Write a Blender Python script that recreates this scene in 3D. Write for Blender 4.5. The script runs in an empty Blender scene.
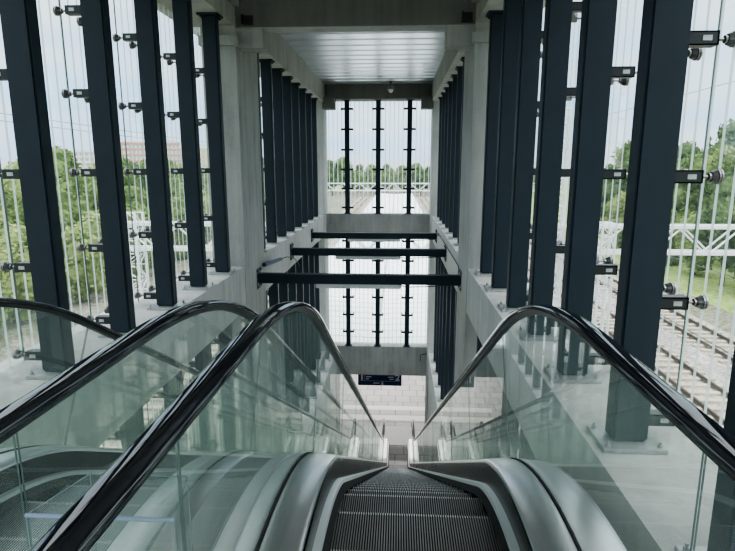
import bpy, bmesh, math, random
from mathutils import Vector
random.seed(7)
C = bpy.context.scene.collection
PI = math.pi

# ------------------------------------------------------------------ materials
def new_mat(name):
    m = bpy.data.materials.new(name); m.use_nodes = True
    nt = m.node_tree; nt.nodes.clear()
    out = nt.nodes.new('ShaderNodeOutputMaterial')
    return m, nt, out
def N(nt, t, **kw):
    n = nt.nodes.new(t)
    for k, v in kw.items():
        if k in n.inputs: n.inputs[k].default_value = v
        else: setattr(n, k, v)
    return n
def L(nt, a, b): nt.links.new(a, b)
def ramp(nt, fac, stops):
    r = nt.nodes.new('ShaderNodeValToRGB')
    e = r.color_ramp.elements
    while len(e) < len(stops): e.new(0.5)
    for i, (p, c) in enumerate(stops):
        e[i].position = p; e[i].color = (c[0], c[1], c[2], 1)
    L(nt, fac, r.inputs[0]); return r
def objco(nt, scale=(1, 1, 1)):
    tc = nt.nodes.new('ShaderNodeTexCoord'); mp = nt.nodes.new('ShaderNodeMapping')
    mp.inputs['Scale'].default_value = scale
    L(nt, tc.outputs['Object'], mp.inputs[0]); return mp.outputs[0]
def pbr(name, col, rough=.5, metal=0., var=.0, nscale=6., bump=0., bscale=60., spec=.5, nmap=(1,1,1)):
    m, nt, out = new_mat(name)
    b = N(nt, 'ShaderNodeBsdfPrincipled'); b.inputs['Roughness'].default_value = rough
    b.inputs['Metallic'].default_value = metal; b.inputs['Specular IOR Level'].default_value = spec
    co = objco(nt, nmap)
    if var > 0:
        n = N(nt, 'ShaderNodeTexNoise', Scale=nscale, Detail=6., Roughness=.6); L(nt, co, n.inputs['Vector'])
        r = ramp(nt, n.outputs[0], [(.3, [c*(1-var) for c in col]), (.7, [min(1, c*(1+var)) for c in col])])
        L(nt, r.outputs[0], b.inputs['Base Color'])
    else: b.inputs['Base Color'].default_value = (*col, 1)
    if bump > 0:
        n2 = N(nt, 'ShaderNodeTexNoise', Scale=bscale, Detail=4.); L(nt, co, n2.inputs['Vector'])
        bp = N(nt, 'ShaderNodeBump', Strength=bump, Distance=.02); L(nt, n2.outputs[0], bp.inputs['Height'])
        L(nt, bp.outputs[0], b.inputs['Normal'])
    L(nt, b.outputs[0], out.inputs[0]); return m
def concrete(name, col, streak=True):
    m, nt, out = new_mat(name)
    b = N(nt, 'ShaderNodeBsdfPrincipled', Roughness=.85); b.inputs['Specular IOR Level'].default_value = .25
    co = objco(nt)
    n1 = N(nt, 'ShaderNodeTexNoise', Scale=.9, Detail=8., Roughness=.62); L(nt, co, n1.inputs['Vector'])
    co2 = objco(nt, (5, 5, .5))
    n2 = N(nt, 'ShaderNodeTexNoise', Scale=1.2, Detail=5., Roughness=.6); L(nt, co2, n2.inputs['Vector'])
    n3 = N(nt, 'ShaderNodeTexNoise', Scale=38., Detail=3.); L(nt, co, n3.inputs['Vector'])
    a = N(nt, 'ShaderNodeMath', operation='ADD'); L(nt, n1.outputs[0], a.inputs[0]); L(nt, n2.outputs[0], a.inputs[1])
    h = N(nt, 'ShaderNodeMath', operation='MULTIPLY_ADD'); L(nt, n3.outputs[0], h.inputs[0]); h.inputs[1].default_value = .12
    s = N(nt, 'ShaderNodeMath', operation='MULTIPLY'); L(nt, a.outputs[0], s.inputs[0]); s.inputs[1].default_value = .46
    L(nt, s.outputs[0], h.inputs[2])
    r = ramp(nt, h.outputs[0], [(.36, [c*.72 for c in col]), (.5, col), (.66, [c*1.22 for c in col])])
    L(nt, r.outputs[0], b.inputs['Base Color'])
    bp = N(nt, 'ShaderNodeBump', Strength=.15, Distance=.01); L(nt, n3.outputs[0], bp.inputs['Height']); L(nt, bp.outputs[0], b.inputs['Normal'])
    L(nt, b.outputs[0], out.inputs[0]); return m
def glass(name, tint, f0=.045, k=1., stripe=None, period=.16, width=.030, haze=0., phase=.0):
    m, nt, out = new_mat(name)
    lw = N(nt, 'ShaderNodeLayerWeight', Blend=.5)
    pw = N(nt, 'ShaderNodeMath', operation='POWER'); L(nt, lw.outputs['Facing'], pw.inputs[0]); pw.inputs[1].default_value = 4.
    ma = N(nt, 'ShaderNodeMath', operation='MULTIPLY_ADD', use_clamp=True); L(nt, pw.outputs[0], ma.inputs[0]); ma.inputs[1].default_value = .8*k; ma.inputs[2].default_value = f0
    t = N(nt, 'ShaderNodeBsdfTransparent', Color=(*tint, 1)); g = N(nt, 'ShaderNodeBsdfGlossy', Roughness=.01); g.inputs['Color'].default_value = (.95, 1, .98, 1)
    mx = N(nt, 'ShaderNodeMixShader'); L(nt, ma.outputs[0], mx.inputs[0]); L(nt, t.outputs[0], mx.inputs[1]); L(nt, g.outputs[0], mx.inputs[2])
    last = mx.outputs[0]
    if haze > 0:
        d = N(nt, 'ShaderNodeBsdfDiffuse', Color=(.62, .74, .69, 1)); tl = N(nt, 'ShaderNodeBsdfTranslucent', Color=(.62, .74, .69, 1))
        dm = N(nt, 'ShaderNodeMixShader', Fac=.5); L(nt, d.outputs[0], dm.inputs[1]); L(nt, tl.outputs[0], dm.inputs[2])
        m2 = N(nt, 'ShaderNodeMixShader', Fac=haze); L(nt, last, m2.inputs[1]); L(nt, dm.outputs[0], m2.inputs[2]); last = m2.outputs[0]
    if stripe:
        co = objco(nt); sp = N(nt, 'ShaderNodeSeparateXYZ'); L(nt, co, sp.inputs[0])
        ad = N(nt, 'ShaderNodeMath', operation='ADD'); L(nt, sp.outputs[stripe], ad.inputs[0]); ad.inputs[1].default_value = 100.*period + phase
        md = N(nt, 'ShaderNodeMath', operation='MODULO'); L(nt, ad.outputs[0], md.inputs[0]); md.inputs[1].default_value = period
        lt = N(nt, 'ShaderNodeMath', operation='LESS_THAN'); L(nt, md.outputs[0], lt.inputs[0]); lt.inputs[1].default_value = width
        fa = N(nt, 'ShaderNodeMath', operation='MULTIPLY'); L(nt, lt.outputs[0], fa.inputs[0]); fa.inputs[1].default_value = .8
        d = N(nt, 'ShaderNodeBsdfDiffuse', Color=(.60, .74, .72, 1)); tl = N(nt, 'ShaderNodeBsdfTranslucent', Color=(.60, .74, .72, 1))
        dm = N(nt, 'ShaderNodeMixShader', Fac=.55); L(nt, d.outputs[0], dm.inputs[1]); L(nt, tl.outputs[0], dm.inputs[2])
        m2 = N(nt, 'ShaderNodeMixShader'); L(nt, fa.outputs[0], m2.inputs[0]); L(nt, last, m2.inputs[1]); L(nt, dm.outputs[0], m2.inputs[2]); last = m2.outputs[0]
    L(nt, last, out.inputs[0]); return m

M = {}
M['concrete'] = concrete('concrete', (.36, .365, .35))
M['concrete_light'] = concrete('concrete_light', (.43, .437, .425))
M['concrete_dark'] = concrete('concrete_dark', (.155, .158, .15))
M['steel'] = pbr('dark_steel', (.016, .027, .038), .5, 0, .12, 3., spec=.3)
M['steel_edge'] = pbr('galvanised', (.42, .44, .44), .45, .6, .2, 20.)
M['clamp'] = pbr('black_clamp', (.012, .014, .016), .4)
M['chrome'] = pbr('stainless_disc', (.20, .20, .20), .3, .9)
M['facade_y'] = glass('striped_glass_side', (.95, .985, .975), stripe='Y', haze=.05)
M['facade_x'] = glass('striped_glass_end', (.95, .985, .975), stripe='X', haze=.05)
M['edge'] = pbr('glass_edge', (.09, .13, .12), .25)
M['balustrade'] = glass('balustrade_glass', (.955, .98, .966), f0=.045, k=.75, haze=.045)
M['acrylic'] = glass('clear_acrylic', (.93, .95, .97), f0=.06, k=.7, haze=.06)
M['acrylic_side'] = pbr('acrylic_side_edge', (.26, .31, .33), .2)
M['acrylic_edge'] = pbr('acrylic_edge', (.30, .36, .50), .2)
M['rubber'] = pbr('black_rubber', (.007, .008, .013), .045, 0, spec=1.)
M['rail_guide'] = pbr('rail_guide', (.07, .075, .075), .35, .6)
def brushed(name, col, rough):
    m = pbr(name, col, rough, 1., .08, 2.5, nmap=(8, 1, 8)); return m
M['stainless'] = brushed('brushed_stainless', (.66, .67, .67), .31)
M['skirt'] = brushed('skirt_metal', (.055, .055, .055), .25)
M['aluminium'] = pbr('aluminium_strip', (.62, .66, .66), .4, .5)
M['brush'] = pbr('black_brush', (.012, .012, .012), .9)
M['tread'] = pbr('step_ridge', (.27, .27, .28), .38, .4, .15, 4.)
M['tread_light'] = pbr('step_nose', (.55, .55, .55), .45, .3, .3, 30.)
M['groove'] = pbr('step_groove', (.012, .012, .013), .7)
M['cladding'] = pbr('cladding_steel', (.40, .41, .41), .4, .7, .1, 2.)
M['landing'] = pbr('landing_plate', (.30, .30, .30), .5, .5, .1, 8.)
M['white_lamp'] = pbr('lamp_housing', (.62, .65, .65), .5)
M['black'] = pbr('black_plastic', (.02, .022, .03), .5)
M['blue_tube'] = pbr('dark_blue_tube', (.018, .028, .075), .45)
M['sign_blue'] = pbr('sign_blue', (.008, .024, .12), .45)
M['sign_white'] = pbr('sign_white', (.85, .86, .88), .5)
M['catenary'] = pbr('galvanised_white', (.70, .73, .73), .6)
M['wire'] = pbr('wire', (.05, .06, .09), .5)
M['bark'] = pbr('bark', (.09, .07, .05), .9, 0, .3, 8.)
M['rail'] = pbr('rust_rail', (.06, .047, .04), .5, .4, .2, 6.)
M['sleeper'] = pbr('sleeper', (.40, .34, .26), .9, 0, .25, 3.)
M['tactile'] = pbr('tactile_white', (.80, .78, .74), .7, 0, .06, 6.)
M['roof'] = pbr('roof_membrane', (.74, .77, .78), .6, 0, .05, .8)
M['plaster_red'] = pbr('plaster_red', (.50, .25, .20), .8)
M['plaster_white'] = pbr('plaster_white', (.62, .62, .60), .8)
M['plaster_yellow'] = pbr('plaster_yellow', (.62, .50, .20), .8)
M['window_dark'] = pbr('window_dark', (.34, .37, .40), .3)
M['cabinet'] = pbr('grey_cabinet', (.33, .34, .33), .6)
# ballast / ground / grass
def speckle(name, stops, scale, big=0.):
    m, nt, out = new_mat(name); b = N(nt, 'ShaderNodeBsdfPrincipled', Roughness=.95)
    co = objco(nt); v = N(nt, 'ShaderNodeTexVoronoi', Scale=scale); L(nt, co, v.inputs['Vector'])
    n = N(nt, 'ShaderNodeTexNoise', Scale=.35, Detail=6.); L(nt, co, n.inputs['Vector'])
    sp = N(nt, 'ShaderNodeSeparateColor'); L(nt, v.outputs['Color'], sp.inputs[0])
    mx = N(nt, 'ShaderNodeMath', operation='MULTIPLY_ADD'); L(nt, sp.outputs[0], mx.inputs[0]); mx.inputs[1].default_value = .5
    s = N(nt, 'ShaderNodeMath', operation='MULTIPLY'); L(nt, n.outputs[0], s.inputs[0]); s.inputs[1].default_value = .5; L(nt, s.outputs[0], mx.inputs[2])
    r = ramp(nt, mx.outputs[0], stops); L(nt, r.outputs[0], b.inputs['Base Color']); L(nt, b.outputs[0], out.inputs[0]); return m
M['ballast'] = speckle('ballast', [(.2, (.15, .14, .125)), (.5, (.29, .275, .255)), (.8, (.46, .44, .41))], 9.)
M['yard'] = speckle('yard_ground', [(.25, (.07, .10, .035)), (.45, (.14, .135, .09)), (.6, (.19, .175, .15)), (.8, (.27, .255, .23))], 6.)
M['grass'] = speckle('grass', [(.2, (.10, .16, .035)), (.5, (.20, .29, .07)), (.8, (.30, .36, .13))], 5.)
def leafmat(name, a, b_):
    m, nt, out = new_mat(name)
    co = objco(nt); n = N(nt, 'ShaderNodeTexNoise', Scale=.8, Detail=5.); L(nt, co, n.inputs['Vector'])
    r = ramp(nt, n.outputs[0], [(.35, a), (.65, b_)])
    d = N(nt, 'ShaderNodeBsdfDiffuse'); t = N(nt, 'ShaderNodeBsdfTranslucent'); L(nt, r.outputs[0], d.inputs[0]); L(nt, r.outputs[0], t.inputs[0])
    mx = N(nt, 'ShaderNodeMixShader', Fac=.3); L(nt, d.outputs[0], mx.inputs[1]); L(nt, t.outputs[0], mx.inputs[2]); L(nt, mx.outputs[0], out.inputs[0]); return m
M['leaf_mid'] = leafmat('leaf_mid', (.07, .12, .04), (.22, .30, .11))
M['leaf_dark'] = leafmat('leaf_dark', (.06, .10, .045), (.15, .22, .10))
M['leaf_pale'] = leafmat('leaf_pale', (.15, .21, .075), (.34, .41, .17))
# paving
def paving():
    m, nt, out = new_mat('paving_slabs'); b = N(nt, 'ShaderNodeBsdfPrincipled', Roughness=.8)
    co = objco(nt); br = N(nt, 'ShaderNodeTexBrick', Scale=1.)
    br.inputs['Color1'].default_value = (.46, .445, .44, 1); br.inputs['Color2'].default_value = (.54, .525, .52, 1); br.inputs['Mortar'].default_value = (.20, .19, .19, 1)
    br.inputs['Mortar Size'].default_value = .02; br.inputs['Brick Width'].default_value = .8; br.inputs['Row Height'].default_value = .8
    L(nt, co, br.inputs['Vector']); L(nt, br.outputs[0], b.inputs['Base Color']); L(nt, b.outputs[0], out.inputs[0]); return m
M['paving'] = paving()
# ceiling trapezoidal metal
M['ceiling_metal'] = pbr('ceiling_metal', (.60, .63, .65), .27, .55, .05, 1.5)

# ------------------------------------------------------------------ mesh helpers
class MB:
    def __init__(s): s.v = []; s.f = []; s.mi = []
    def add(s, vs, fs, mi=0):
        o = len(s.v); s.v += [tuple(v) for v in vs]
        for f in fs: s.f.append([o+i for i in f]); s.mi.append(mi)
    def box(s, x0, x1, y0, y1, z0, z1, mi=0, bevel=0., edges=None):
        if bevel:
            bm = bmesh.new(); bmesh.ops.create_cube(bm, size=1)
            for v in bm.verts: v.co = Vector(((x0+x1)/2+v.co.x*(x1-x0), (y0+y1)/2+v.co.y*(y1-y0), (z0+z1)/2+v.co.z*(z1-z0)))
            bmesh.ops.bevel(bm, geom=bm.edges[:] , offset=bevel, segments=2, affect='EDGES')
            bm.verts.index_update(); s.add([v.co[:] for v in bm.verts], [[v.index for v in f.verts] for f in bm.faces], mi); bm.free(); return
        vs = [(x, y, z) for x in (x0, x1) for y in (y0, y1) for z in (z0, z1)]
        s.add(vs, [(0,1,3,2),(4,6,7,5),(0,4,5,1),(2,3,7,6),(0,2,6,4),(1,5,7,3)], mi)
    def cyl(s, p, q, r, n=12, mi=0, r2=None, cap=True):
        p = Vector(p); q = Vector(q); d = (q-p).normalized(); r2 = r if r2 is None else r2
        a = d.orthogonal().normalized(); b = d.cross(a)
        vs = [p+(a*math.cos(2*PI*i/n)+b*math.sin(2*PI*i/n))*r for i in range(n)] + [q+(a*math.cos(2*PI*i/n)+b*math.sin(2*PI*i/n))*r2 for i in range(n)]
        fs = [(i, (i+1) % n, n+(i+1) % n, n+i) for i in range(n)]
        if cap: fs += [tuple(range(n))[::-1], tuple(range(n, 2*n))]
        s.add(vs, fs, mi)
    def tube(s, pts, r, n=8, mi=0):
        for a, b in zip(pts[:-1], pts[1:]): s.cyl(a, b, r, n, mi)
    def prism(s, poly, axis, a, b, mi=0):       # poly in the two other axes
        def mk(p, c):
            return {'x': (c, p[0], p[1]), 'y': (p[0], c, p[1]), 'z': (p[0], p[1], c)}[axis]
        n = len(poly); vs = [mk(p, a) for p in poly]+[mk(p, b) for p in poly]
        s.add(vs, [(i, (i+1) % n, n+(i+1) % n, n+i) for i in range(n)]+[tuple(range(n))[::-1], tuple(range(n, 2*n))], mi)
    def lathe(s, prof, c, n=16, mi=0):          # prof (r,z)
        vs = []; fs = []
        for r, z in prof:
            for i in range(n): vs.append((c[0]+r*math.cos(2*PI*i/n), c[1]+r*math.sin(2*PI*i/n), c[2]+z))
        for k in range(len(prof)-1):
            for i in range(n): fs.append((k*n+i, k*n+(i+1) % n, (k+1)*n+(i+1) % n, (k+1)*n+i))
        s.add(vs, fs, mi)
    def sweep(s, prof, path, X, mi=0, closed=True, caps=True, pm=None):  # prof [(dx, n)], path [(y,z,ny,nz)]
        n = len(prof); vs = []
        for (y, z, ny, nz) in path:
            for dx, a in prof: vs.append((X+dx, y+a*ny, z+a*nz))
        o = len(s.v); s.v += vs
        for k in range(len(path)-1):
            for i in range(n if closed else n-1):
                j = (i+1) % n
                s.f.append([o+k*n+i, o+k*n+j, o+(k+1)*n+j, o+(k+1)*n+i]); s.mi.append(pm[i] if pm else mi)
        if closed and caps:
            e = pm[-1] if pm else mi
            s.f.append([o+i for i in range(n)][::-1]); s.mi.append(e)
            s.f.append([o+(len(path)-1)*n+i for i in range(n)]); s.mi.append(e)
    def mesh(s, name, mats, smooth=0):
        me = bpy.data.meshes.new(name); me.from_pydata(s.v, [], s.f); me.update()
        bm = bmesh.new(); bm.from_mesh(me); bmesh.ops.recalc_face_normals(bm, faces=bm.faces[:]); bm.to_mesh(me); bm.free()
        for m in (mats if isinstance(mats, (list, tuple)) else [mats]): me.materials.append(m)
        me.polygons.foreach_set('material_index', s.mi)
        if smooth:
            me.polygons.foreach_set('use_smooth', [True]*len(me.polygons))
            me.set_sharp_from_angle(angle=math.radians(smooth))
        return me
    def build(s, name, mats, parent=None, smooth=0, loc=None):
        o = bpy.data.objects.new(name, s.mesh(name, mats, smooth)); C.objects.link(o)
        if parent: o.parent = parent
        if loc: o.location = loc
        return o
def tag(o, label=None, cat=None, group=None, kind=None):
    for k, v in (('label', label), ('category', cat), ('group', group), ('kind', kind)):
        if v: o[k] = v
    return o
def empty(name, loc, label, cat, group=None):
    o = bpy.data.objects.new(name, None); C.objects.link(o); o.location = loc; o.empty_display_size = .2
    return tag(o, label, cat, group)
def inst(name, me, parent=None, loc=(0, 0, 0), rot=None):
    o = bpy.data.objects.new(name, me); C.objects.link(o); o.location = loc
    if parent: o.parent = parent
    if rot: o.rotation_euler = rot
    return o
def struct(name, mb, mats, label, cat='structure', smooth=0):
    return tag(mb.build(name, mats, smooth=smooth), label, cat, kind='structure')

# ------------------------------------------------------------------ dimensions (metres, camera at x=0,y=0)
XC = -.72
LW, RW = -2.65, 1.21            # inner faces of the shaft
LG, RG = -3.32, 1.88            # glass planes
LEDGE, BEAMB, LOW, LOWB, FLOOR = -.07, -.83, -5.2, -6.37, -10.87
TOP = 3.86
YE = 20.4                       # end wall
GROUND = -7.6

# ------------------------------------------------------------------ shell
def wall_side(nm, xi, xo, side):
    x0, x1 = min(xi, xo), max(xi, xo)
    m = MB(); m.box(x0, x1, -4, 20.9, BEAMB, LEDGE); struct('wall_%s' % nm, m, M['concrete_light'], 'pale concrete ledge beam below the glass wall %s' % side, 'wall')
    m = MB(); m.box(x0, x1, -4, 20.9, LOWB+.3, LOW); m.box(x0+.02, x1-.02, -4, 20.9, FLOOR, LOWB+.3)
    struct('wall_%s_lower' % nm, m, M['concrete_light'], 'concrete wall beside the lower part of the escalators %s' % side, 'wall')
    # head beam above the columns (recessed fascia in the near bay, deeper one beyond the pier)
    xi2 = -2.60 if xi < 0 else 1.16
    a, b = min(xi2, xo), max(xi2, xo)
    m = MB(); m.box(a, b, 9.76, 20.9, TOP, 5.3)
    m.box(min(xi, xo)+.0, max(xi, xo), -4, 9.4, TOP, 5.3)
    m.box(min(xi, xi+(.10 if xi < 0 else -.10)), max(xi, xi+(.10 if xi < 0 else -.10)), -4, 9.3, TOP+.28, 5.3)
    struct('beam_%s' % nm, m, M['concrete'], 'concrete head beam over the steel posts %s' % side, 'beam')
    # pier
    m = MB(); px0, px1 = (LW-.55, LW+.015) if xi < 0 else (RW-.015, RW+.55)
    m.box(px0, px1, 9.3, 10.7, FLOOR, TOP+1.4)
    m.box(px0-.02 if xi < 0 else px0-.05, px1+.05 if xi < 0 else px1+.02, 9.22, 9.34, 3.55, 3.70)
    struct('pillar_%s' % nm, m, M['concrete'], 'concrete pier between the two window bays %s' % side, 'pillar')
    m = MB(); m.box(px0, px1, 19.75, 20.9, FLOOR, TOP+.6)
    struct('pillar_%s_end' % nm, m, M['concrete_light'], 'concrete corner pier beside the end window %s' % side, 'pillar')
SIDE_L, SIDE_R = 'facing the apartment block', 'above the railway tracks'
wall_side('left', LW, -3.5, SIDE_L); wall_side('right', RW, 2.06, SIDE_R)
# end wall
m = MB(); m.box(LW, RW, YE, 20.9, BEAMB, LEDGE)
for sx in (LW, RW-.36): m.box(sx, sx+.36, YE-.06, YE, BEAMB, -.45)
struct('wall_end', m, M['concrete'], 'concrete beam between the upper and lower end windows', 'wall')
m = MB(); m.box(LW, RW, YE, 20.9, LOWB, LOW)
struct('wall_end_lower', m, M['concrete'], 'concrete beam below the lower end window, over the floor opening', 'wall')
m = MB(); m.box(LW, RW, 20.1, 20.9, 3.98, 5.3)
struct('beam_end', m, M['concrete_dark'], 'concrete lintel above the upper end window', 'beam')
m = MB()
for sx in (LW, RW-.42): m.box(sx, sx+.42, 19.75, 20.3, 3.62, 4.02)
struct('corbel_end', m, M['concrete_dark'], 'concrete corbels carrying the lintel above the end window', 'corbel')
# front cross beam with its corbels
m = MB(); m.box(LW, RW, 9.36, 9.72, 3.84, 5.6); m.box(LW, RW, 9.362, 9.718, 3.83, 3.84, 1)  # thin pale layer underneath paints bounced light onto the soffit
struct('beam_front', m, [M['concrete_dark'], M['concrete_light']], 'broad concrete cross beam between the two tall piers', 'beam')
for sx, sd in ((LW, SIDE_L), (RW-.45, SIDE_R)):
    m = MB(); m.box(sx, sx+.45, 9.37, 9.80, 3.53, 3.83, bevel=.008)
    struct('corbel', m, M['concrete'], 'concrete corbel block under the cross beam on the pier %s' % sd, 'corbel')
for sx, sd in ((-2.52, SIDE_L), (.98, SIDE_R)):
    m = MB(); m.box(sx, sx+.17, 9.352, 9.36, 3.87, 4.02); m.box(sx, sx+.17, 9.26, 9.352, 3.87, 3.885); m.box(sx, sx+.02, 9.26, 9.352, 3.885, 4.02)
    o = m.build('steel_angle', M['clamp']); tag(o, 'small black steel angle bolted to the cross beam above the corbel %s' % sd, 'bracket', 'steel angles on the cross beam')
# ceilings: trapezoidal sheet
def trapez(y0, y1, z):
    m = MB(); p = .6; y = y0; pts = []
    while y < y1:
        pts += [(y, z), (y+.40, z), (y+.46, z+.02), (y+.54, z+.02)]; y += p
    pts.append((y1, z)); vs = []
    for (yy, zz) in pts: vs += [(LW-.1, yy, zz), (RW+.1, yy, zz)]
    m.add(vs, [(2*i, 2*i+1, 2*i+3, 2*i+2) for i in range(len(pts)-1)]); return m
def plates(y0, y1, z):
    return trapez(y0, y1, z)
struct('ceiling', trapez(9.72, 20.4, 4.47), M['ceiling_metal'], 'white ribbed metal ceiling of the bay beyond the cross beam', 'ceiling')
m = trapez(-4, 9.36, 4.9); m.box(-3.5, 2.06, -4, 9.36, 5.3, 5.5)  # unseen sheet in white metal for brighter reflections in decks and handrails
struct('ceiling_near', m, M['ceiling_metal'], 'white metal ceiling over the escalator head', 'ceiling')
m = MB(); m.box(-3.6, 2.16, 9.3, 21, 5.3, 5.5)
struct('roof_slab', m, M['concrete_dark'], 'roof slab over the far bay', 'roof')
m = MB(); m.box(LW, RW, -4, .6, -.5, -.14)
struct('floor', m, M['landing'], 'upper landing floor at the head of the escalators', 'floor')
# lower hall
m = MB(); m.box(-5.5, 3.9, 2, 48, FLOOR-.3, FLOOR)
struct('floor_lower', m, M['paving'], 'light grey paved floor at the foot of the escalators', 'floor')
m = MB(); m.box(-5.7, -5.5, 20.9, 48, FLOOR, -5.9); struct('wall_hall_left', m, M['concrete_light'], 'side wall of the lower hall facing the apartment block', 'wall')
m = MB(); m.box(3.9, 4.1, 20.9, 48, FLOOR, -5.9); struct('wall_hall_right', m, M['concrete_light'], 'side wall of the lower hall above the tracks', 'wall')
m = MB(); m.box(-5.5, 3.9, 47.8, 48, FLOOR, -5.9); struct('wall_hall_end', m, M['concrete_light'], 'end wall of the lower hall', 'wall')
for i, (a, b) in enumerate(((25.75, 26.35), (26.95, 27.45))):
    m = MB(); m.box(-3.4, 1.75, a, b, FLOOR, FLOOR+.008)
    struct('trim_%d' % (i+1), m, M['tactile'], ['white guiding strip on the paving nearest the escalator foot', 'white guiding strip on the paving under the blue sign'][i], 'floor strip')
m = MB(); m.box(-2.5, .95, 23.25, 25.1, FLOOR, FLOOR+.012)
struct('trim_3', m, M['landing'], 'metal landing plate at the foot of the escalators', 'floor plate')

# ------------------------------------------------------------------ glass walls
def panes_side(idx, xg, ys, z0, z1, label):
    root = bpy.data.objects.new('window_%d' % idx, None); C.objects.link(root); tag(root, label, 'window', kind='structure')
    for a, b in zip(ys[:-1], ys[1:]):
        m = MB(); g = .006; t = .005
        m.add([(xg-t, a+g, z0), (xg-t, b-g, z0), (xg-t, b-g, z1), (xg-t, a+g, z1)], [(0, 1, 2, 3)], 0)
        for yy in (a+g, b-g): m.add([(xg-t, yy, z0), (xg+t, yy, z0), (xg+t, yy, z1), (xg-t, yy, z1)], [(0, 1, 2, 3)], 1)
        m.build('pane', [M['facade_y'], M['edge']], root)
COLS1 = [3.22+1.1*k for k in range(-2, 6)]          # front faces, near bay
COLS1[1] = 2.04
COLS1L = [3.065+1.105*k for k in range(-2, 6)]
COLS2 = [11.05+1.1*k for k in range(8)]
e1 = [-4, -2.0, -.9, .2] + [y+.345 for y in COLS1] + [9.85]
e1l = [-4, -2.0, -.9, .1] + [y+.345 for y in COLS1L] + [9.85]
e2 = [9.85] + [y+.345 for y in COLS2] + [20.6]
panes_side(1, LG, e1l, LEDGE, 4.2, 'striped glass wall of the near bay facing the apartment block')
panes_side(2, RG, e1, LEDGE, 4.2, 'striped glass wall of the near bay above the railway tracks')
panes_side(3, LG, e2, LEDGE, 4.2, 'striped glass wall beyond the pier facing the apartment block')
panes_side(4, RG, e2, LEDGE, 4.2, 'striped glass wall beyond the pier above the railway tracks')
panes_side(5, LG, e1l, LOW, BEAMB, 'lower striped glass of the near bay facing the apartment block')
panes_side(6, RG, e1, LOW, BEAMB, 'lower striped glass of the near bay above the railway tracks')
panes_side(7, LG, e2, LOW, BEAMB, 'lower striped glass beyond the pier facing the apartment block')
panes_side(8, RG, e2, LOW, BEAMB, 'lower striped glass beyond the pier above the railway tracks')
def panes_end(idx, xs, z0, z1, label):
    root = bpy.data.objects.new('window_%d' % idx, None); C.objects.link(root); tag(root, label, 'window', kind='structure')
    for a, b in zip(xs[:-1], xs[1:]):
        m = MB(); g = .008; y = 20.72
        m.add([(a+g, y, z0), (b-g, y, z0), (b-g, y, z1), (a+g, y, z1)], [(0, 1, 2, 3)], 0)
        m.build('pane', [M['facade_x']], root)
PX = [-1.85, -.72, .41]
panes_end(9, [LW]+PX+[RW], LEDGE, 3.98, 'tall striped end window with three dark posts')
panes_end(10, [LW]+PX+[RW], LOW, BEAMB, 'striped lower end window looking onto the white platform roof')

# ------------------------------------------------------------------ steel posts
def m_post(h):
    m = MB(); m.box(0, .218, 0, .14, .03, h-.02, bevel=.016); return m.mesh('post', M['steel'], 40)
def m_plate(mi):
    m = MB(); m.box(-.08, .30, -.09, .23, 0, .03, bevel=.004); return m.mesh('base_plate', M[mi])
def m_top():
    m = MB(); m.box(-.05, .27, -.07, .21, 0, .03, bevel=.004)
    for x in (0.0, .21):
        for y in (-.045, .185): m.cyl((x, y, -.025), (x, y, 0), .016, 6)
    return m.mesh('top_plate', M['steel'])
m = MB(); m.cyl((0, 0, 0), (0, 0, .018), .015, 6); m.cyl((0, 0, .018), (0, 0, .036), .008, 8); BOLT = m.mesh('bolt', M['steel_edge'])
# clamp: arm leaves the outer side (local +x) towards the glass
def make_clamp(mir):
    f = (lambda y: .14-y) if mir else (lambda y: y)
    def bx(m, x0, x1, y0, y1, z0, z1, mi=0): m.box(x0, x1, min(f(y0), f(y1)), max(f(y0), f(y1)), z0, z1, mi)
    m = MB()
    for a, b in ((.105, .112), (.178, .185)): bx(m, 0, .21, a, b, -.038, .038)
    bx(m, 0, .21, .105, .185, .030, .038); bx(m, 0, .21, .105, .185, -.038, -.030); bx(m, .20, .21, .105, .185, -.038, .038)
    bx(m, 0, .012, .06, .21, -.05, .05)
    bx(m, .12, .17, .101, .1055, -.014, .014, 1); bx(m, .12, .17, .1845, .189, -.014, .014, 1)
    m.prism([(.02, f(.18)), (.07, f(.185)), (.21, f(.52)), (.21, f(.565)), (.17, f(.565))], 'z', -.034, .034)
    d = MB(); d.cyl((.20, f(.15), 0), (.30, f(.15), 0), .010, 8); d.cyl((.26, f(.15), 0), (.275, f(.15), 0), .022, 12); d.cyl((.275, f(.15), 0), (.30, f(.15), 0), .030, 14, r2=.042); d.cyl((.304, f(.15), 0), (.314, f(.15), 0), .044, 16); d.cyl((.318, f(.15), 0), (.328, f(.15), 0), .044, 16)
    return m.mesh('glass_clamp', [M['clamp'], M['steel_edge']]), d.mesh('clamp_disc', M['chrome'])
CLAMPS = {1: make_clamp(False), -1: make_clamp(True)}
POST_U, POST_L = m_post(TOP-LEDGE), m_post(BEAMB-LOW)
PL_G, PL_D, TOPP = m_plate('steel_edge'), m_plate('steel'), m_top()
ROWS = [3.08, 2.33, 1.575, .82, .06]
ORD = ['first', 'second', 'third', 'fourth', 'fifth', 'sixth', 'seventh', 'eighth', 'ninth']
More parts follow.
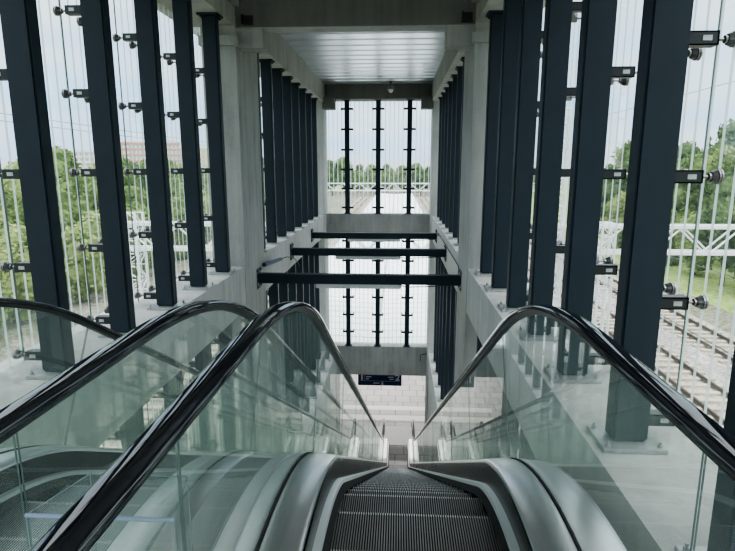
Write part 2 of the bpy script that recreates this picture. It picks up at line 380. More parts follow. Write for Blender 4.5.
def column(side, y, low, label, group, detail):
    z = LOW if low else LEDGE; h = (BEAMB-LOW) if low else TOP-LEDGE
    x = -2.715 if side < 0 else 1.342
    r = empty('steel_post', (x, y, z), label, 'post', group)
    if side < 0: r.rotation_euler = (0, 0, PI); r.location = (x, y+.14, z)
    inst('post', POST_L if low else POST_U, r)
    inst('base_plate', PL_G, r)
    inst('top_plate', TOPP, r, (0, 0, h-.03))
    if detail > 1:
        for bx in (-.045, .265):
            for by in (-.055, .195): inst('bolt', BOLT, r, (bx, by, .03))
    rows = [ROWS[i]-LEDGE for i in range(5)] if not low else [.4, 1.1, 1.85, 2.6, 3.3, 3.95]
    for zz in rows:
        c = inst('glass_clamp', CLAMPS[side][0], r, (.21, 0, zz))
        if detail > 0:
            for dy in (0, .39): inst('clamp_disc', CLAMPS[side][1], c, (0, dy*side, 0))
for side, sd in ((-1, SIDE_L), (1, SIDE_R)):
    n1 = COLS1L if side < 0 else COLS1
    for i, y in enumerate(n1):
        column(side, y, False, 'dark steel post of the near glass wall %s, %s before pier' % (sd, ORD[len(n1)-1-i]), 'steel posts of the near bay', 2)
    for i, y in enumerate(COLS2):
        column(side, y, False, 'tall dark steel post beyond the concrete pier %s, %s from the pier' % (sd, ORD[i]), 'steel posts beyond the pier', 1)
        column(side, y, True, 'lower dark steel post under the ledge %s, %s beyond the pier' % (sd, ORD[i]), 'lower steel posts beyond the pier', 0)
    for i, y in enumerate(n1):
        column(side, y, True, 'lower dark steel post under the near ledge %s, %s before the pier' % (sd, ORD[len(n1)-1-i]), 'lower steel posts of the near bay', 0)
# end window posts
def end_post(x, z0, z1, rows, label, grp):
    r = empty('window_post', (x, YE, z0), label, 'post', grp)
    m = MB(); m.box(-.085, .085, 0, .15, .02, z1-z0-.02, bevel=.01); m.build('post', M['steel'], r, 40)
    for nm, z in (('base_plate', 0), ('top_plate', z1-z0-.02)):
        m = MB(); m.box(-.14, .14, -.04, .2, z, z+.02); m.build(nm, M['steel'], r)
    m = MB(); m.box(-.21, .21, .04, .10, -.035, .035); m.box(-.22, -.17, .03, .29, -.03, .03); m.box(.17, .22, .03, .29, -.03, .03)
    me = m.mesh('glass_clamp', M['clamp'])
    for z in rows: inst('glass_clamp', me, r, (0, 0, z-z0))
NM = ['beside the pier facing the apartment block', 'in the middle', 'beside the pier above the railway tracks']
for i, x in enumerate(PX):
    end_post(x, LEDGE, 3.98, [3.68, 2.97, 2.25, 1.545, .85, .16], 'slim dark post of the upper end window, %s' % NM[i], 'posts of the upper end window')
    end_post(x, LOW, BEAMB, [-1.09, -1.84, -2.55, -3.26, -3.95, -4.63], 'slim dark post of the lower end window, %s' % NM[i], 'posts of the lower end window')

# ------------------------------------------------------------------ struts and what hangs on them
POS = ['first from the cross beam, large in view', 'second from the cross beam', 'farthest from the cross beam']
for i, y in enumerate((10.2, 13.55, 16.9)):
    r = empty('steel_strut', (XC, y, -.45), 'dark steel strut spanning the shaft, %s' % POS[i], 'strut', 'steel struts across the shaft')
    m = MB(); m.box(LW-XC+.02, RW-XC-.02, -.09, .09, -.09, .09, bevel=.012); m.build('beam', M['steel'], r, 40)
    for a, b in ((LW-XC, LW-XC+.02), (RW-XC-.02, RW-XC)):
        m = MB(); m.box(a, b, -.16, .16, -.2, .2); m.build('end_plate', M['steel'], r)
        s = b if a < 0 else a; t = .02 if a < 0 else -.02
        for yy in (-.12, .12):
            for zz in (-.15, .15):
                m = MB(); m.cyl((s, yy, zz), (s+t, yy, zz), .02, 6); m.build('bolt', M['steel'], r)
    l = empty('strip_light', (XC, y, -.55), 'pale strip light fixed under the steel strut that is %s' % POS[i].replace(', large in view', ''), 'light', 'strip lights under the struts')
    m = MB(); m.box(-.80, .80, -.08, .08, -.075, .01, bevel=.012); m.build('housing', M['white_lamp'], l)
    for xx in (-.81, .80):
        m = MB(); m.box(xx, xx+.01, -.07, .07, -.07, .0); m.build('end_cap', M['white_lamp'], l)
    m = MB(); m.tube([(.80, 0, -.02), (.95, .0, -.05), (1.4, 0, -.03), (1.9, 0, .0)], .01, 6); m.build('cable', M['black'], l)
# conduit end lying on the wall above the first strut
r = empty('cable_conduit', (-2.585, 10.45, -.24), 'dark blue conduit stub with a loose black cable above the first strut', 'cable')
m = MB(); m.tube([(0, 0, 0), (.08, 1.15, -.08)], .042, 10); m.build('conduit', M['blue_tube'], r, 40)
m = MB(); m.tube([(.08, 1.15, -.08), (.10, 1.7, -.12), (.12, 2.4, -.25), (.12, 2.9, -.42), (.10, 3.3, -.62)], .012, 6); m.build('cable', M['black'], r)
# wall conduits on the right ledge
r = empty('cable_run', (1.19, 12.0, -.3), 'thin dark cable run along the ledge above the railway tracks', 'cable')
m = MB(); m.tube([(0, -1.6, -.25), (0, -1.5, .05), (0, 4.0, .05), (0, 4.1, -.05)], .012, 6); m.build('cable', M['black'], r)
# pendant lamp at the end of the ceiling
r = empty('pendant_lamp', (-.27, 19.6, 4.47), 'small round pendant lamp hanging at the far end of the metal ceiling', 'lamp')
m = MB(); m.cyl((0, 0, -.12), (0, 0, 0), .02, 8); m.cyl((0, 0, -.03), (0, 0, 0), .06, 12); m.build('stem', M['black'], r)
m = MB(); m.lathe([(0.02, -.1), (.07, -.12), (.13, -.22), (.14, -.25), (.12, -.24), (.02, -.14)], (0, 0, 0)); m.build('lamp_shade', M['chrome'], r, 50)
m = MB(); m.lathe([(.0, -.36), (.05, -.34), (.085, -.29), (.085, -.25), (.04, -.2), (.02, -.14)], (0, 0, 0)); m.build('bulb', M['sign_white'], r, 60)

# ------------------------------------------------------------------ blue platform sign
r = empty('platform_sign', (-.64, 20.98, -6.43), 'dark blue hanging sign with white 1 and 2 under the end beam', 'sign')
m = MB(); m.box(-.88, .88, 0, .10, -.62, -.06, bevel=.01); m.build('panel', M['sign_blue'], r)
m = MB(); m.box(-.80, .80, -.004, 0, -.425, -.418); m.build('divider_line', M['sign_white'], r)
for x in (-.6, .6):
    m = MB(); m.cyl((x, .05, -.06), (x, .05, .05), .015, 8); m.build('hanger', M['steel_edge'], r)
def text(s, size, x, z, parent, name='lettering'):
    cu = bpy.data.curves.new(name, 'FONT'); cu.body = s; cu.size = size; cu.align_x = 'CENTER'; cu.extrude = .002; cu.offset = .012
    o = bpy.data.objects.new(name+'_tmp', cu); C.objects.link(o)
    me = bpy.data.meshes.new_from_object(o.evaluated_get(bpy.context.evaluated_depsgraph_get()))
    bpy.data.objects.remove(o); me.materials.clear(); me.materials.append(M['sign_white'])
    t = inst(name, me, parent, (x, -.005, z), (PI/2, 0, 0)); return t
text('1', .36, -.72, -.385, r, 'number_one'); text('2', .36, .72, -.385, r, 'number_two')
for k, (x, z, w) in enumerate(((-.45, -.25, .22), (-.50, -.34, .12), (.44, -.25, .22), (.47, -.34, .16), (-.14, -.51, .24))):
    m = MB(); m.box(x-w/2, x+w/2, -.004, 0, z-.018, z+.018); m.build('text_line', M['sign_white'], r)
m = MB()
for a_, b_, c_, d_ in ((.05, .056, -.595, -.445), (.154, .16, -.595, -.445), (.05, .16, -.45, -.445), (.05, .16, -.595, -.59), (.08, .13, -.58, -.505)): m.box(a_, b_, -.004, 0, c_, d_)
m.cyl((.105, -.004, -.48), (.105, 0, -.48), .018, 10); m.build('lift_pictogram', M['sign_white'], r)
for x in (-.62, .62):
    m = MB(); m.box(x-.004, x+.004, -.004, 0, -.41, -.09); m.build('divider_line', M['sign_white'], r)
m = MB(); m.tube([(1.2, 20.38, -5.45), (.95, 20.38, -5.5), (.95, 20.39, -5.75), (.55, 20.8, -6.3), (.20, 21.0, -6.45)], .012, 6)
tag(m.build('sign_cable', M['black']), 'thin dark cable running down the end beam to the blue sign', 'cable')

# ------------------------------------------------------------------ escalators
A = 1.1445; Z0 = -.1375; YC_, R1, RB = 2.09, 2.355, 2.6
S30, C30 = .5, math.sqrt(3)/2
Yi, Zi = YC_+R1*S30, Z0-R1*(1-C30)
YX = Yi+(Zi-FLOOR)/math.tan(PI/6); Tn = RB*math.tan(PI/12)
Y1, Z1 = YX-Tn*C30, FLOOR+Tn*S30
Y2 = YX+Tn
YTOP, YBOT = -1.4, 23.45
def base_path(y0=YTOP, y1=YBOT, arcn=14, linen=6):
    p = [(y0, Z0, 0, 1)]
    for i in range(arcn+1):
        t = math.radians(30)*i/arcn; p.append((YC_+R1*math.sin(t), Z0-R1*(1-math.cos(t)), math.sin(t), math.cos(t)))
    for i in range(1, linen): 
        k = i/linen; p.append((Yi+(Y1-Yi)*k, Zi+(Z1-Zi)*k, S30, C30))
    for i in range(arcn+1):
        t = math.radians(30)*(1-i/arcn); p.append((Y2-RB*math.sin(t), FLOOR+RB*(1-math.cos(t)), math.sin(t), math.cos(t)))
    p.append((y1, FLOOR, 0, 1)); return p
def zbase(y):
    if y <= YC_: return Z0
    if y <= Yi: return Z0-R1+math.sqrt(max(0, R1*R1-(y-YC_)**2))
    if y <= Y1: return Zi-(y-Yi)*math.tan(PI/6)
    if y <= Y2: return FLOOR+RB-math.sqrt(max(0, RB*RB-(Y2-y)**2))
    return FLOOR
def norm(y):
    if y <= YC_: return 0.
    if y <= Yi: return math.asin((y-YC_)/R1)
    if y <= Y1: return PI/6
    if y <= Y2: return math.asin((Y2-y)/RB)
    return 0.
def sub_path(y0, y1, n):
    out = []
    for i in range(n+1):
        y = y0+(y1-y0)*i/n; t = norm(y); out.append((y, zbase(y), math.sin(t), math.cos(t)))
    return out
PATH = base_path()
def rail_path(a):
    """path of the handrail: along the curve at height a, round the newels"""
    mid = [(y+a*ny, z+a*nz, ny, nz) for y, z, ny, nz in PATH]
    rr = .40; pre = []; post = []
    ya, za = mid[0][0], mid[0][1]
    for i in range(16, 0, -1):
        t = PI*i/16; pre.append((ya-rr*math.sin(t), za-rr+rr*math.cos(t), -math.sin(t), math.cos(t)))
    yb, zb = mid[-1][0], mid[-1][1]
    for i in range(1, 17):
        t = PI*i/16; post.append((yb+rr*math.sin(t), zb-rr+rr*math.cos(t), math.sin(t), math.cos(t)))
    return pre+mid+post
HW = .045
def rail_prof(w, t, b):     # rounded C section, top at n=0
    pts = []
    for i in range(9):
        q = PI*i/8; pts.append((-w*math.cos(q)*(1 if True else 1), -t*.55+t*.55*math.sin(q)))
    return pts+[(w, -t), (w*.72, -t-.006), (w*.45, -t-.006), (-w*.45, -t-.006), (-w*.72, -t-.006), (-w, -t)]
# step mesh: ridged tread + ridged riser, nose at local (0,0,0), tread runs to -y
SW, SD, RH = .86, .40, .27
NR = 66
def step_mesh():
    m = MB(); p = SW/NR; x = -SW/2
    m.box(-SW/2, SW/2, -SD+.004, -.002, -.06, -.012, 1)
    m.box(-SW/2, SW/2, -.03, -.012, -RH, -.03, 1)
    for k in range(NR):
        a = x+k*p+p*.25; b = x+(k+1)*p-p*.25
        # tread ridge as one extruded profile over tread and riser
        prof = [(-SD+.006, -.012), (-SD+.006, 0), (-.035, 0), (-.012, -.004), (0, -.016), (-.004, -.06), (-.012, -.16), (-.018, -RH), (-.024, -RH), (-.024, -.03), (-.04, -.012)]
        n = len(prof); vs = [(a, y, z) for y, z in prof]+[(b, y, z) for y, z in prof]
        o = len(m.v); m.v += vs
        for i in range(n):
            j = (i+1) % n; m.f.append([o+i, o+j, o+n+j, o+n+i]); m.mi.append(2 if i in (2, 3) else 0)
        m.f.append([o+i for i in range(n)]); m.mi.append(1); m.f.append([o+n+i for i in range(n)]); m.mi.append(1)
    return m.mesh('step', [M['tread'], M['groove'], M['tread_light']])
STEP = step_mesh()
XI = .67                                   # half distance between the handrails
def sect(points):                          # mirrored section helper
    return lambda s: [(s*x, n) for x, n in points]
DECK = sect([(.475, .185), (.485, .205), (.50, .213), (.625, .228), (.655, .222), (.655, .205), (.62, .205), (.48, .18)])
EDGE = sect([(.657, .215), (.668, .215), (.668, .229), (.657, .229)])
SKIRT = sect([(.470, -.10), (.482, -.10), (.482, .195), (.470, .195)])
STRIP = sect([(.430, .045), (.470, .040), (.470, .070), (.435, .066)])
BRUSH = sect([(.405, .004), (.470, .004), (.470, .042), (.428, .042)])
NOTCH = None
def joints():
    out = [-1.4, 1.30]; y = 3.36
    while y < YBOT-.6: out.append(y); y += 1.75
    out.append(YBOT); return out
JO = joints()
def escalator(xc, label, outer_l, outer_r):
    r = empty('escalator', (xc, 0, 0), label, 'escalator', None); r.rotation_euler = (0, 0, -.0022)
    P2 = PATH
    for s in (-1, 1):
        m = MB(); m.sweep(rail_prof(HW, .029, 0), rail_path(A), s*XI); m.build('handrail', M['rubber'], r, 60)
        m = MB(); m.sweep([(-.020, -.058), (-.026, -.033), (.026, -.033), (.020, -.058)], rail_path(A), s*XI); m.build('handrail_guide', M['rail_guide'], r, 40)
        for nm, prof, mt in (('inner_deck', DECK, 'stainless'), ('glass_clamping_strip', EDGE, 'brush'), ('skirt_panel', SKIRT, 'skirt'), ('brush_holder', STRIP, 'aluminium'), ('skirt_brush', BRUSH, 'brush')):
            m = MB(); m.sweep(prof(s), P2, 0); m.build(nm, M[mt], r, 35)
        for k, (a, b) in enumerate(zip(JO[:-1], JO[1:])):
            pth = sub_path(a+(.006 if k else 0), b-(.006 if k < len(JO)-2 else 0), 12)
            m = MB(); m.sweep([(-.003, .225), (-.003, A-.05), (.003, A-.05), (.003, .225)], pth, s*XI, pm=[0, 1, 0, 1]); m.build('glass_panel', [M['balustrade'], M['edge']], r, 30)
        # rounded glass ends inside the newels
        for y0, sg in ((YTOP, -1), (YBOT, 1)):
            z = zbase(y0); pts = [(y0, z+.30), (y0, z+A-.05)]
            for i in range(1, 9):
                t = PI*i/16; pts.append((y0+sg*.36*math.sin(t), z+A-.4+.35*math.cos(t)))
            for i in range(9, 16):
                t = PI*i/16; pts.append((y0+sg*.36*math.sin(t), z+A-.4+.35*math.cos(t)))
            m = MB(); m.prism(pts, 'x', s*XI-.007, s*XI+.007); m.build('glass_panel', [M['balustrade']], r)
    for s, w in ((-1, outer_l), (1, outer_r)):
        if w:
            m = MB(); m.sweep([(s*.672, .20), (s*.672, .225), (s*(.67+w-.02), .215), (s*(.67+w), .20), (s*(.67+w), .16), (s*(.66+w), .16)], P2, 0); m.build('outer_deck', M['stainless'], r, 35)
            m = MB(); m.sweep([(s*(.655+w), -1.0), (s*(.655+w), .18), (s*(.645+w), .18), (s*(.645+w), -1.0)], P2, 0); m.build('side_cladding', M['cladding'], r, 35)
    m = MB(); m.sweep([(-.68, -1.05), (.68, -1.05), (.68, -.5), (-.68, -.5)], P2, 0); m.build('truss_casing', M['cladding'], r, 35)
    y = 2.31-SD*3; k = 0
    while y < YBOT-.1:
        inst('step', STEP, r, (0, y, zbase(y)))
        y += .43 if False else SD
    return r
X1 = .096; X2 = -1.01-XI
escalator(X1, 'escalator descending straight ahead between two black handrails', .10, .20)
escalator(X2, 'neighbouring escalator beside the ledge facing the apartment block', .17, .10)
# trim between the two escalators
m = MB(); m.sweep([(-1.01+.10, .20), (-1.01+.10, .215), (-.574-.10, .215), (-.574-.10, .20)], PATH, 0)
dd = m.build('dividing_deck', M['stainless'], smooth=35); dd.rotation_euler = (0, 0, -.0022)
tag(dd, 'brushed steel cover strip running down between the two escalators', 'cover strip')
# clear acrylic barrier between the escalators
r = empty('barrier_box', (-.77, 1.25, .07), 'clear acrylic anti-slide box between the two escalators', 'barrier')
ya, yb, zt = 0., .17, .66
def quad(nm, vs, edge=True):
    m = MB(); m.add(vs, [(0, 1, 2, 3)]); m.build(nm, [M['acrylic']], r)
quad('front_panel', [(-.20, ya, 0), (.20, ya, 0), (.20, ya, zt), (-.20, ya, zt)])
quad('top_panel', [(-.20, ya, zt), (.20, ya, zt), (.17, yb, zt+.02), (-.12, yb, zt+.02)])
quad('side_panel', [(-.20, ya, 0), (-.20, ya, zt), (-.12, yb, zt+.02), (-.12, yb, 0)])
quad('side_panel', [(.20, ya, 0), (.20, ya, zt), (.17, yb, zt+.02), (.17, yb, 0)])
m = MB(); m.cyl((-.20, ya, zt), (.20, ya, zt), .006, 8); m.build('edge_strip', M['acrylic_edge'], r)
for p_, q_ in (((-.20, ya, 0), (-.20, ya, zt)), ((.20, ya, 0), (.20, ya, zt)), ((-.20, ya, zt), (-.12, yb, zt+.02)), ((.20, ya, zt), (.17, yb, zt+.02)), ((-.12, yb, zt+.02), (.17, yb, zt+.02)), ((-.12, yb, 0), (-.12, yb, zt+.02)), ((.17, yb, 0), (.17, yb, zt+.02))):
    m = MB(); m.cyl(p_, q_, .0018, 6); m.build('edge_strip', M['acrylic_side'], r)

# ------------------------------------------------------------------ outside: ground, roof, tracks
m = MB(); m.box(-400, -3.52, -80, 20.9, GROUND-.4, GROUND); m.box(-400, -5.72, 20.9, 500, GROUND-.4, GROUND)
m.box(2.08, 400, -80, 20.9, GROUND-.4, GROUND); m.box(4.12, 400, 20.9, 500, GROUND-.4, GROUND); m.box(-5.72, 4.12, 150, 500, GROUND-.4, GROUND)
struct('ground', m, M['yard'], 'pale gravel ground of the railway yard', 'ground')
m = MB(); m.box(-200, -24, -60, 270, GROUND, GROUND+.02); m.box(21.5, 200, -60, 270, GROUND, GROUND+.02)
tag(m.build('grass', M['grass']), 'green grass beneath the trees along the railway', 'grass', kind='stuff')
# platform roof (butterfly)
r = empty('platform_roof', (-.8, 21, -5.6), 'long white butterfly roof over the platform seen through the end windows', 'roof')
for nm, a, b in (('roof_sheet', -4.7, -.06), ('roof_sheet', .06, 4.7)):
    m = MB(); n = 128; 
    za, zb = (.22, 0) if a < 0 else (0, .22)
    y = 0.; pts = []
    while y < 130: pts += [(y, 0), (y+.75, 0), (y+.78, .05), (y+.97, .05)]; y += 1.
    vs = []
    for yy, dz in pts: vs += [(a, yy-.08, za+dz), (b, yy-.08, zb+dz)]
    m.add(vs, [(2*i, 2*i+1, 2*i+3, 2*i+2) for i in range(len(pts)-1)]); m.build(nm, M['roof'], r)
m = MB(); m.box(-.07, .07, -.08, 130, -.06, -.01); m.build('gutter', M['cabinet'], r)
for a in (-4.72, 4.68):
    m = MB(); m.box(a, a+.04, -.08, 130, -.05, .32); m.build('fascia', M['catenary'], r)
m = MB(); m.box(-4.6, 4.6, 0, 130, -.32, -.1); m.build('soffit', M['roof'], r)
# tracks
def m_rail(Ln):
    m = MB(); m.prism([(-.07, 0), (.07, 0), (.07, .02), (.015, .04), (.015, .12), (.04, .13), (.04, .17), (-.04, .17), (-.04, .13), (-.015, .12), (-.015, .04), (-.07, .02)], 'y', -20, 172); return m.mesh('rail', M['rail'])
RAIL = m_rail(200.)
m = MB(); m.box(-1.35, 1.35, -.14, .14, 0, .14, bevel=.02); SLEEP = m.mesh('sleeper', M['sleeper'])
def track(x, label, ystart, indiv):
    r = empty('railway_track', (x, 0, GROUND), label, 'railway track', 'railway tracks')
    m = MB(); m.prism([(-2.1, 0), (2.1, 0), (1.7, .12), (-1.7, .12)], 'y', -20, 172); m.build('ballast_bed', M['ballast'], r)
    for s in (-.78, .78): inst('rail', RAIL, r, (s, 0, .2))
    y = ystart; k = 0
    while k < indiv: inst('sleeper', SLEEP, r, (0, y, .08)); y += .78; k += 1
    m = MB(); yy = y
    while yy < 172: m.box(-1.35, 1.35, yy-.14, yy+.14, .08, .22); yy += .78
    yy = ystart-.78
    while yy > -20: m.box(-1.35, 1.35, yy-.14, yy+.14, .08, .22); yy -= .78
    tag(m.build('sleeper_row', M['sleeper'], r), kind='stuff')
track(7.3, 'railway track running along the platform roof on the gantry side', 20, 90)
track(12.5, 'railway track with pale sleepers closest below the near glass wall', 0, 95)
track(16.7, 'railway track next to the grass strip and trees', 0, 95)
track(-9.5, 'railway track on the apartment block side of the platform', 20, 90)

# catenary portals
def lattice_mast(name, x, y, z0, z1, w, label, grp):
    r = empty(name, (x, y, z0), label, 'mast', grp); h = z1-z0
    for sx in (-w/2, w/2):
        for sy in (-w/2, w/2):
            m = MB(); m.box(sx-.05, sx+.05, sy-.05, sy+.05, 0, h); m.build('chord', M['catenary'], r)
    m = MB(); n = int(h/.6); zz = h/n
    for k in range(n):
        d = 1 if k % 2 else -1
        for sy in (-w/2, w/2):
            m.cyl((-w/2*d, sy, k*zz), (w/2*d, sy, (k+1)*zz), .028, 6); m.cyl((-w/2, sy, (k+1)*zz), (w/2, sy, (k+1)*zz), .03, 6)
        for sx in (-w/2, w/2): m.cyl((sx, -w/2*d, k*zz), (sx, w/2*d, (k+1)*zz), .028, 6)
    m.build('lattice_bracing', M['catenary'], r); return r
def truss(x0, x1, y, z0, z1, label):
    r = empty('gantry_truss', ((x0+x1)/2, y, z0), label, 'gantry', 'catenary gantries'); hw = (x1-x0)/2; h = z1-z0
    for sy in (-.3, .3):
        for zz in (0, h):
            m = MB(); m.box(-hw, hw, sy-.07, sy+.07, zz-.08, zz+.08); m.build('chord', M['catenary'], r)
    m = MB(); n = int(2*hw/1.3); st = 2*hw/n
    for k in range(n):
        for sy in (-.3, .3):
            a = -hw+k*st
            if k % 2: m.cyl((a, sy, 0), (a+st, sy, h), .045, 6)
            else: m.cyl((a, sy, h), (a+st, sy, 0), .045, 6)
    m.build('web_bracing', M['catenary'], r)
truss(-13.2, 30, 26, -2.25, -1.05, 'white lattice gantry spanning the tracks just beyond the tower')
truss(-14, 22, 88, -2.0, -.9, 'white lattice gantry far down the line, seen through the upper end window')
lattice_mast('catenary_mast', -12.9, 26, GROUND, -.55, .85, 'broad white lattice mast standing on the apartment block side', 'catenary masts')
lattice_mast('catenary_mast', 9.7, 26, GROUND, -.9, .6, 'white lattice mast beside the nearest track carrying the gantry', 'catenary masts')
lattice_mast('catenary_mast', 7.6, 26.5, GROUND, 4.2, .45, 'tall thin white lattice mast by the gantry', 'catenary masts')
lattice_mast('catenary_mast', 22, 26, GROUND, -1.0, .6, 'white lattice mast by the trees at the end of the gantry', 'catenary masts')
lattice_mast('catenary_mast', -14, 88, GROUND, -.7, .6, 'distant white mast of the far gantry on the apartment block side', 'catenary masts')
lattice_mast('catenary_mast', 20, 88, GROUND, -.7, .6, 'distant white mast of the far gantry by the tracks', 'catenary masts')
def wire(x, z, sag, label, y0=-20, y1=110):
    pts = []
    for i in range(27):
        t = i/26; pts.append((x, y0+(y1-y0)*t, z-sag*4*t*(1-t)))
    m = MB(); m.tube(pts, .014, 5); tag(m.build('overhead_wire', M['wire']), label, 'wire', 'overhead wires')
wire(14.5, 6.0, .8, 'dark overhead wire high above the railway tracks')
wire(-16, 4.2, .5, 'dark overhead wire high up on the apartment block side')
wire(-16, 3.9, .5, 'thin overhead wire just below the high one on the apartment block side')
wire(12.5, -2.3, .1, 'contact wire over the closest track')
wire(16.7, -2.3, .1, 'contact wire over the track next to the trees')
wire(7.3, -2.3, .1, 'contact wire over the track along the platform roof')
r = empty('equipment_cabinet', (23, 26.5, GROUND), 'grey trackside cabinet at the edge of the grass', 'cabinet')
m = MB(); m.box(-.5, .5, -.3, .3, 0, 1.1, bevel=.02); m.build('body', M['cabinet'], r)
m = MB(); m.box(-.55, .55, -.35, .35, 1.1, 1.17); m.build('lid', M['plaster_yellow'], r)

# ------------------------------------------------------------------ trees
def tree_parts(seed, h, rad, mat, lo=.22):
    rnd = random.Random(seed); m = MB()
    blobs = []
    for k in range(13):
        a = rnd.uniform(0, 2*PI); q = rnd.uniform(.0, .62)*rad; z = h*rnd.uniform(lo, .86)
        f = 1-.55*abs(z/h-.5)/.5
        blobs.append((q*math.cos(a)*f, q*math.sin(a)*f, z, rad*rnd.uniform(.36, .56)))
    blobs.append((0, 0, h*.88, rad*.42)); blobs.append((0, 0, h*.5, rad*.7))
    for (bx, by, bz, br) in blobs:
        n = int(150*(br/1.5)**1.2)+60
        for i in range(n):
            d = Vector((rnd.gauss(0, 1), rnd.gauss(0, 1), rnd.gauss(0, 1))).normalized()
            p = Vector((bx, by, bz))+d*br*rnd.uniform(.78, 1.08)
            s = rnd.uniform(.16, .34); u = (d.orthogonal().normalized()+Vector((rnd.uniform(-.8, .8),)*3)).normalized(); v = (d+Vector((rnd.uniform(-.7, .7), rnd.uniform(-.7, .7), rnd.uniform(-.7, .7)))).cross(u).normalized()
            m.add([p-u*s, p+v*s*.55, p+u*s, p-v*s*.55], [(0, 1, 2, 3)], 0)
        # opaque core
        bm = bmesh.new(); bmesh.ops.create_icosphere(bm, subdivisions=2, radius=br*.84)
        for v in bm.verts: v.co = Vector((bx, by, bz))+v.co*rnd.uniform(.85, 1.08)
        bm.verts.index_update(); m.add([v.co[:] for v in bm.verts], [[v.index for v in f.verts] for f in bm.faces], 0); bm.free()
    me = bpy.data.meshes.new('foliage'); me.from_pydata(m.v, [], m.f); me.materials.append(mat); me.update()
    t = MB(); t.cyl((0, 0, 0), (0, 0, h*.5), .22, 8, r2=.14)
    for k in range(4):
        a = k*1.6; t.cyl((0, 0, h*.3), (math.cos(a)*rad*.5, math.sin(a)*rad*.5, h*.6), .1, 6, r2=.05)
    return me, t.mesh('trunk', M['bark'])
KIND = [tree_parts(1, 10, 3.6, M['leaf_mid']), tree_parts(2, 10, 3.4, M['leaf_dark']), tree_parts(3, 8.5, 3.2, M['leaf_pale']), tree_parts(4, 10, 4.0, M['leaf_mid']), tree_parts(5, 7, 3.2, M['leaf_mid'], .1), tree_parts(6, 7, 3.0, M['leaf_pale'], .1)]
NAMES = ['mid green leafy tree', 'dark green leafy tree', 'pale yellow-green leafy tree', 'broad mid green leafy tree', 'low bushy green tree', 'low bushy pale tree']
def tree(x, y, k, s, where):
    r = empty('tree', (x, y, GROUND), '%s %s' % (NAMES[k], where), 'tree', 'trees %s' % where)
    r.scale = (s, s, s); r.rotation_euler = (0, 0, random.uniform(0, 6.28))
    inst('foliage', KIND[k][0], r); inst('trunk', KIND[k][1], r)
W1, W2, W3 = 'in the wood facing the apartment block', 'in the wood beyond the railway tracks', 'on the skyline far down the railway line'
random.seed(11)
for i in range(19): tree(-21.5+random.uniform(-.6, .6)-i*.12, -1+i*4.6+random.uniform(-.4, .4), random.choice([4, 4, 5]), random.uniform(.66, .86), W1)
for row, (x, n, st, s0) in enumerate(((-28, 19, 5.4, .80), (-34.5, 18, 6.2, .95), (-43, 14, 8., 1.1))):
    for i in range(n): tree(x+random.uniform(-.7, .7), -2+i*st+random.uniform(-.4, .4), random.choice([0, 0, 1, 2, 3, 2]), s0*random.uniform(.88, 1.04), W1)
for i in range(15): tree(26+random.uniform(-.5, .5), -1+i*5+random.uniform(-.4, .4), random.choice([4, 4, 5, 1]), random.uniform(.72, .95), W2)
for row, (x, n, st, s0) in enumerate(((32, 15, 6.6, 1.08), (40, 12, 8.6, 1.36), (50, 9, 10.5, 1.6))):
    for i in range(n): tree(x+random.uniform(-.7, .7), 0+i*st+row*2+random.uniform(-.4, .4), random.choice([0, 1, 1, 2, 3, 1]), s0*random.uniform(.88, 1.04), W2)
for i in range(24):
    x = -60+i*4.8; tree(x+random.uniform(-.6, .6), (182, 194)[i % 2]+random.uniform(-1, 1), random.choice([0, 1, 1, 3]), random.uniform(1.0, 1.25) if x < -22 else random.uniform(.80, .95), W3)
for i in range(22):
    tree(-56+i*5.2+random.uniform(-.6, .6), 206+random.uniform(-1, 1), random.choice([0, 1, 1, 3]), random.uniform(1.15, 1.3) if i < 8 else random.uniform(.9, 1.05), W3)
for i in range(5): tree(-19-i*1.3, 118+i*10, random.choice([0, 2, 1]), random.uniform(.85, 1.05), W3.replace('on the skyline far', 'beside the gravel'))
for i in range(10): tree(-17-i*1.1+random.uniform(-1, 1), 60+i*8, random.choice([0, 2, 2]), random.uniform(.55, .8), W3.replace('on the skyline far', 'beside the gravel'))

# ------------------------------------------------------------------ far buildings
def block(x, y, w, d, h, nf, nw, mats, label, rot=0):
    r = empty('apartment_block', (x, y, GROUND), label, 'building', 'distant buildings'); r.rotation_euler = (0, 0, rot)
    m = MB(); m.box(-w/2, w/2, -d/2, d/2, 0, h); m.build('wall', mats[0], r)
    m = MB(); m.box(-w/2-.3, w/2+.3, -d/2-.3, d/2+.3, h, h+1.2); m.build('roof', mats[1], r)
    fh = h/nf; ww = w/nw
    for f in range(nf):
        m = MB(); m.box(-w/2, w/2, -d/2-.25, -d/2, f*fh, f*fh+fh*.36); m.build('balcony_band', mats[1], r)
    wm = MB(); wm.box(-ww*.3, ww*.3, -d/2-.1, -d/2+.1, 0, fh*.5); me = wm.mesh('window', M['window_dark'])
    for f in range(max(0, nf-4), nf):
        for k in range(nw): inst('window', me, r, (-w/2+(k+.5)*ww, 0, f*fh+fh*.42))
block(-138, 300, 36, 12, 21.0, 7, 18, (M['plaster_white'], M['plaster_red']), 'long distant apartment block with red and white balcony bands', .43)
block(-123, 330, 26, 12, 19.0, 7, 10, (M['plaster_white'], M['plaster_yellow']), 'distant apartment block with a yellow roof edge beyond the trees', .36)
block(-175, 300, 15, 12, 17.0, 6, 6, (M['plaster_white'], M['plaster_white']), 'small pale distant tower block beyond the trees', .52)
block(-198, 312, 9, 12, 19.0, 6, 4, (M['plaster_white'], M['plaster_red']), 'narrow pale distant tower block with a reddish top', .56)

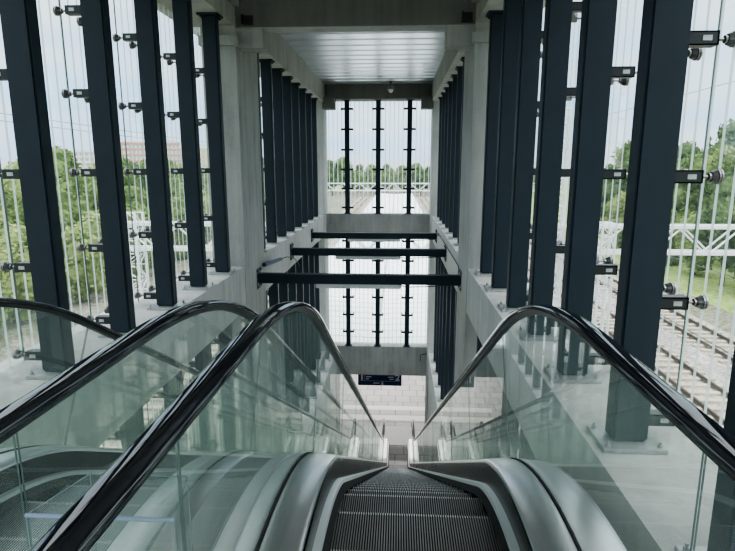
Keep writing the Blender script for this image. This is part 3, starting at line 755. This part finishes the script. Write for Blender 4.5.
# ------------------------------------------------------------------ sky, sun, hall fill lights
w = bpy.data.worlds.new('sky'); bpy.context.scene.world = w; w.use_nodes = True
nt = w.node_tree; nt.nodes.clear()
out = N(nt, 'ShaderNodeOutputWorld'); bg = N(nt, 'ShaderNodeBackground', Strength=1.0)
tc = N(nt, 'ShaderNodeTexCoord'); sp = N(nt, 'ShaderNodeSeparateXYZ'); L(nt, tc.outputs['Generated'], sp.inputs[0])
g = ramp(nt, sp.outputs[2], [(0., (.50, .53, .55)), (.02, (.40, .58, .78)), (.12, (.44, .64, .86)), (.28, (.62, .73, .84)), (.55, (1.25, 1.27, 1.3)), (1., (2.3, 2.35, 2.4))])
mp = N(nt, 'ShaderNodeMapping'); mp.inputs['Scale'].default_value = (2.2, 2.2, 9); L(nt, tc.outputs['Generated'], mp.inputs[0])
n = N(nt, 'ShaderNodeTexNoise', Scale=1.6, Detail=8., Roughness=.55); L(nt, mp.outputs[0], n.inputs['Vector'])
cr = ramp(nt, n.outputs[0], [(.42, (0, 0, 0)), (.62, (1, 1, 1))])
mx = N(nt, 'ShaderNodeMix', data_type='RGBA', blend_type='MIX'); fm = N(nt, 'ShaderNodeMath', operation='MULTIPLY'); L(nt, cr.outputs[0], fm.inputs[0]); fm.inputs[1].default_value = .55
hg = ramp(nt, sp.outputs[2], [(0., (.70, .73, .76)), (.3, (.78, .81, .84)), (.55, (1.3, 1.32, 1.34)), (1., (2.4, 2.45, 2.5))])
L(nt, fm.outputs[0], mx.inputs[0]); L(nt, g.outputs[0], mx.inputs[6]); L(nt, hg.outputs[0], mx.inputs[7])
L(nt, mx.outputs[2], bg.inputs[0]); L(nt, bg.outputs[0], out.inputs[0])
sd = bpy.data.lights.new('sun', 'SUN'); sd.energy = .6; sd.angle = math.radians(25); sd.color = (1, .97, .93)
so = bpy.data.objects.new('sun', sd); C.objects.link(so); so.rotation_euler = (math.radians(38), math.radians(18), 0)
def area(name, loc, sx, sy, e, rot=(0, 0, 0), col=(1, .98, .95)):
    l = bpy.data.lights.new(name, 'AREA'); l.shape = 'RECTANGLE'; l.size = sx; l.size_y = sy; l.energy = e; l.color = col
    o = bpy.data.objects.new(name, l); C.objects.link(o); o.location = loc; o.rotation_euler = rot
for i, y in enumerate((29, 34, 40)): area('hall_fill', (-.8, y, -6.05), 6, .6, 130)  # added area lights without fixtures, brighten the lower hall

# ------------------------------------------------------------------ camera
cd = bpy.data.cameras.new('camera'); cam = bpy.data.objects.new('camera', cd); C.objects.link(cam)
cd.sensor_width = 36; cd.lens = 36*550/735; cd.clip_start = .05; cd.clip_end = 2000
cam.location = (0, 0, 1.63); cam.rotation_euler = (math.radians(90-11.15), 0, math.radians(3.1))
sc = bpy.context.scene; sc.camera = cam
sc.cycles.transparent_max_bounces = 48; sc.cycles.max_bounces = 10; sc.cycles.diffuse_bounces = 5
sc.cycles.use_denoising = True
sc.view_settings.view_transform = 'AgX'; sc.view_settings.look = 'AgX - Medium High Contrast'
sc.view_settings.exposure = 1.3
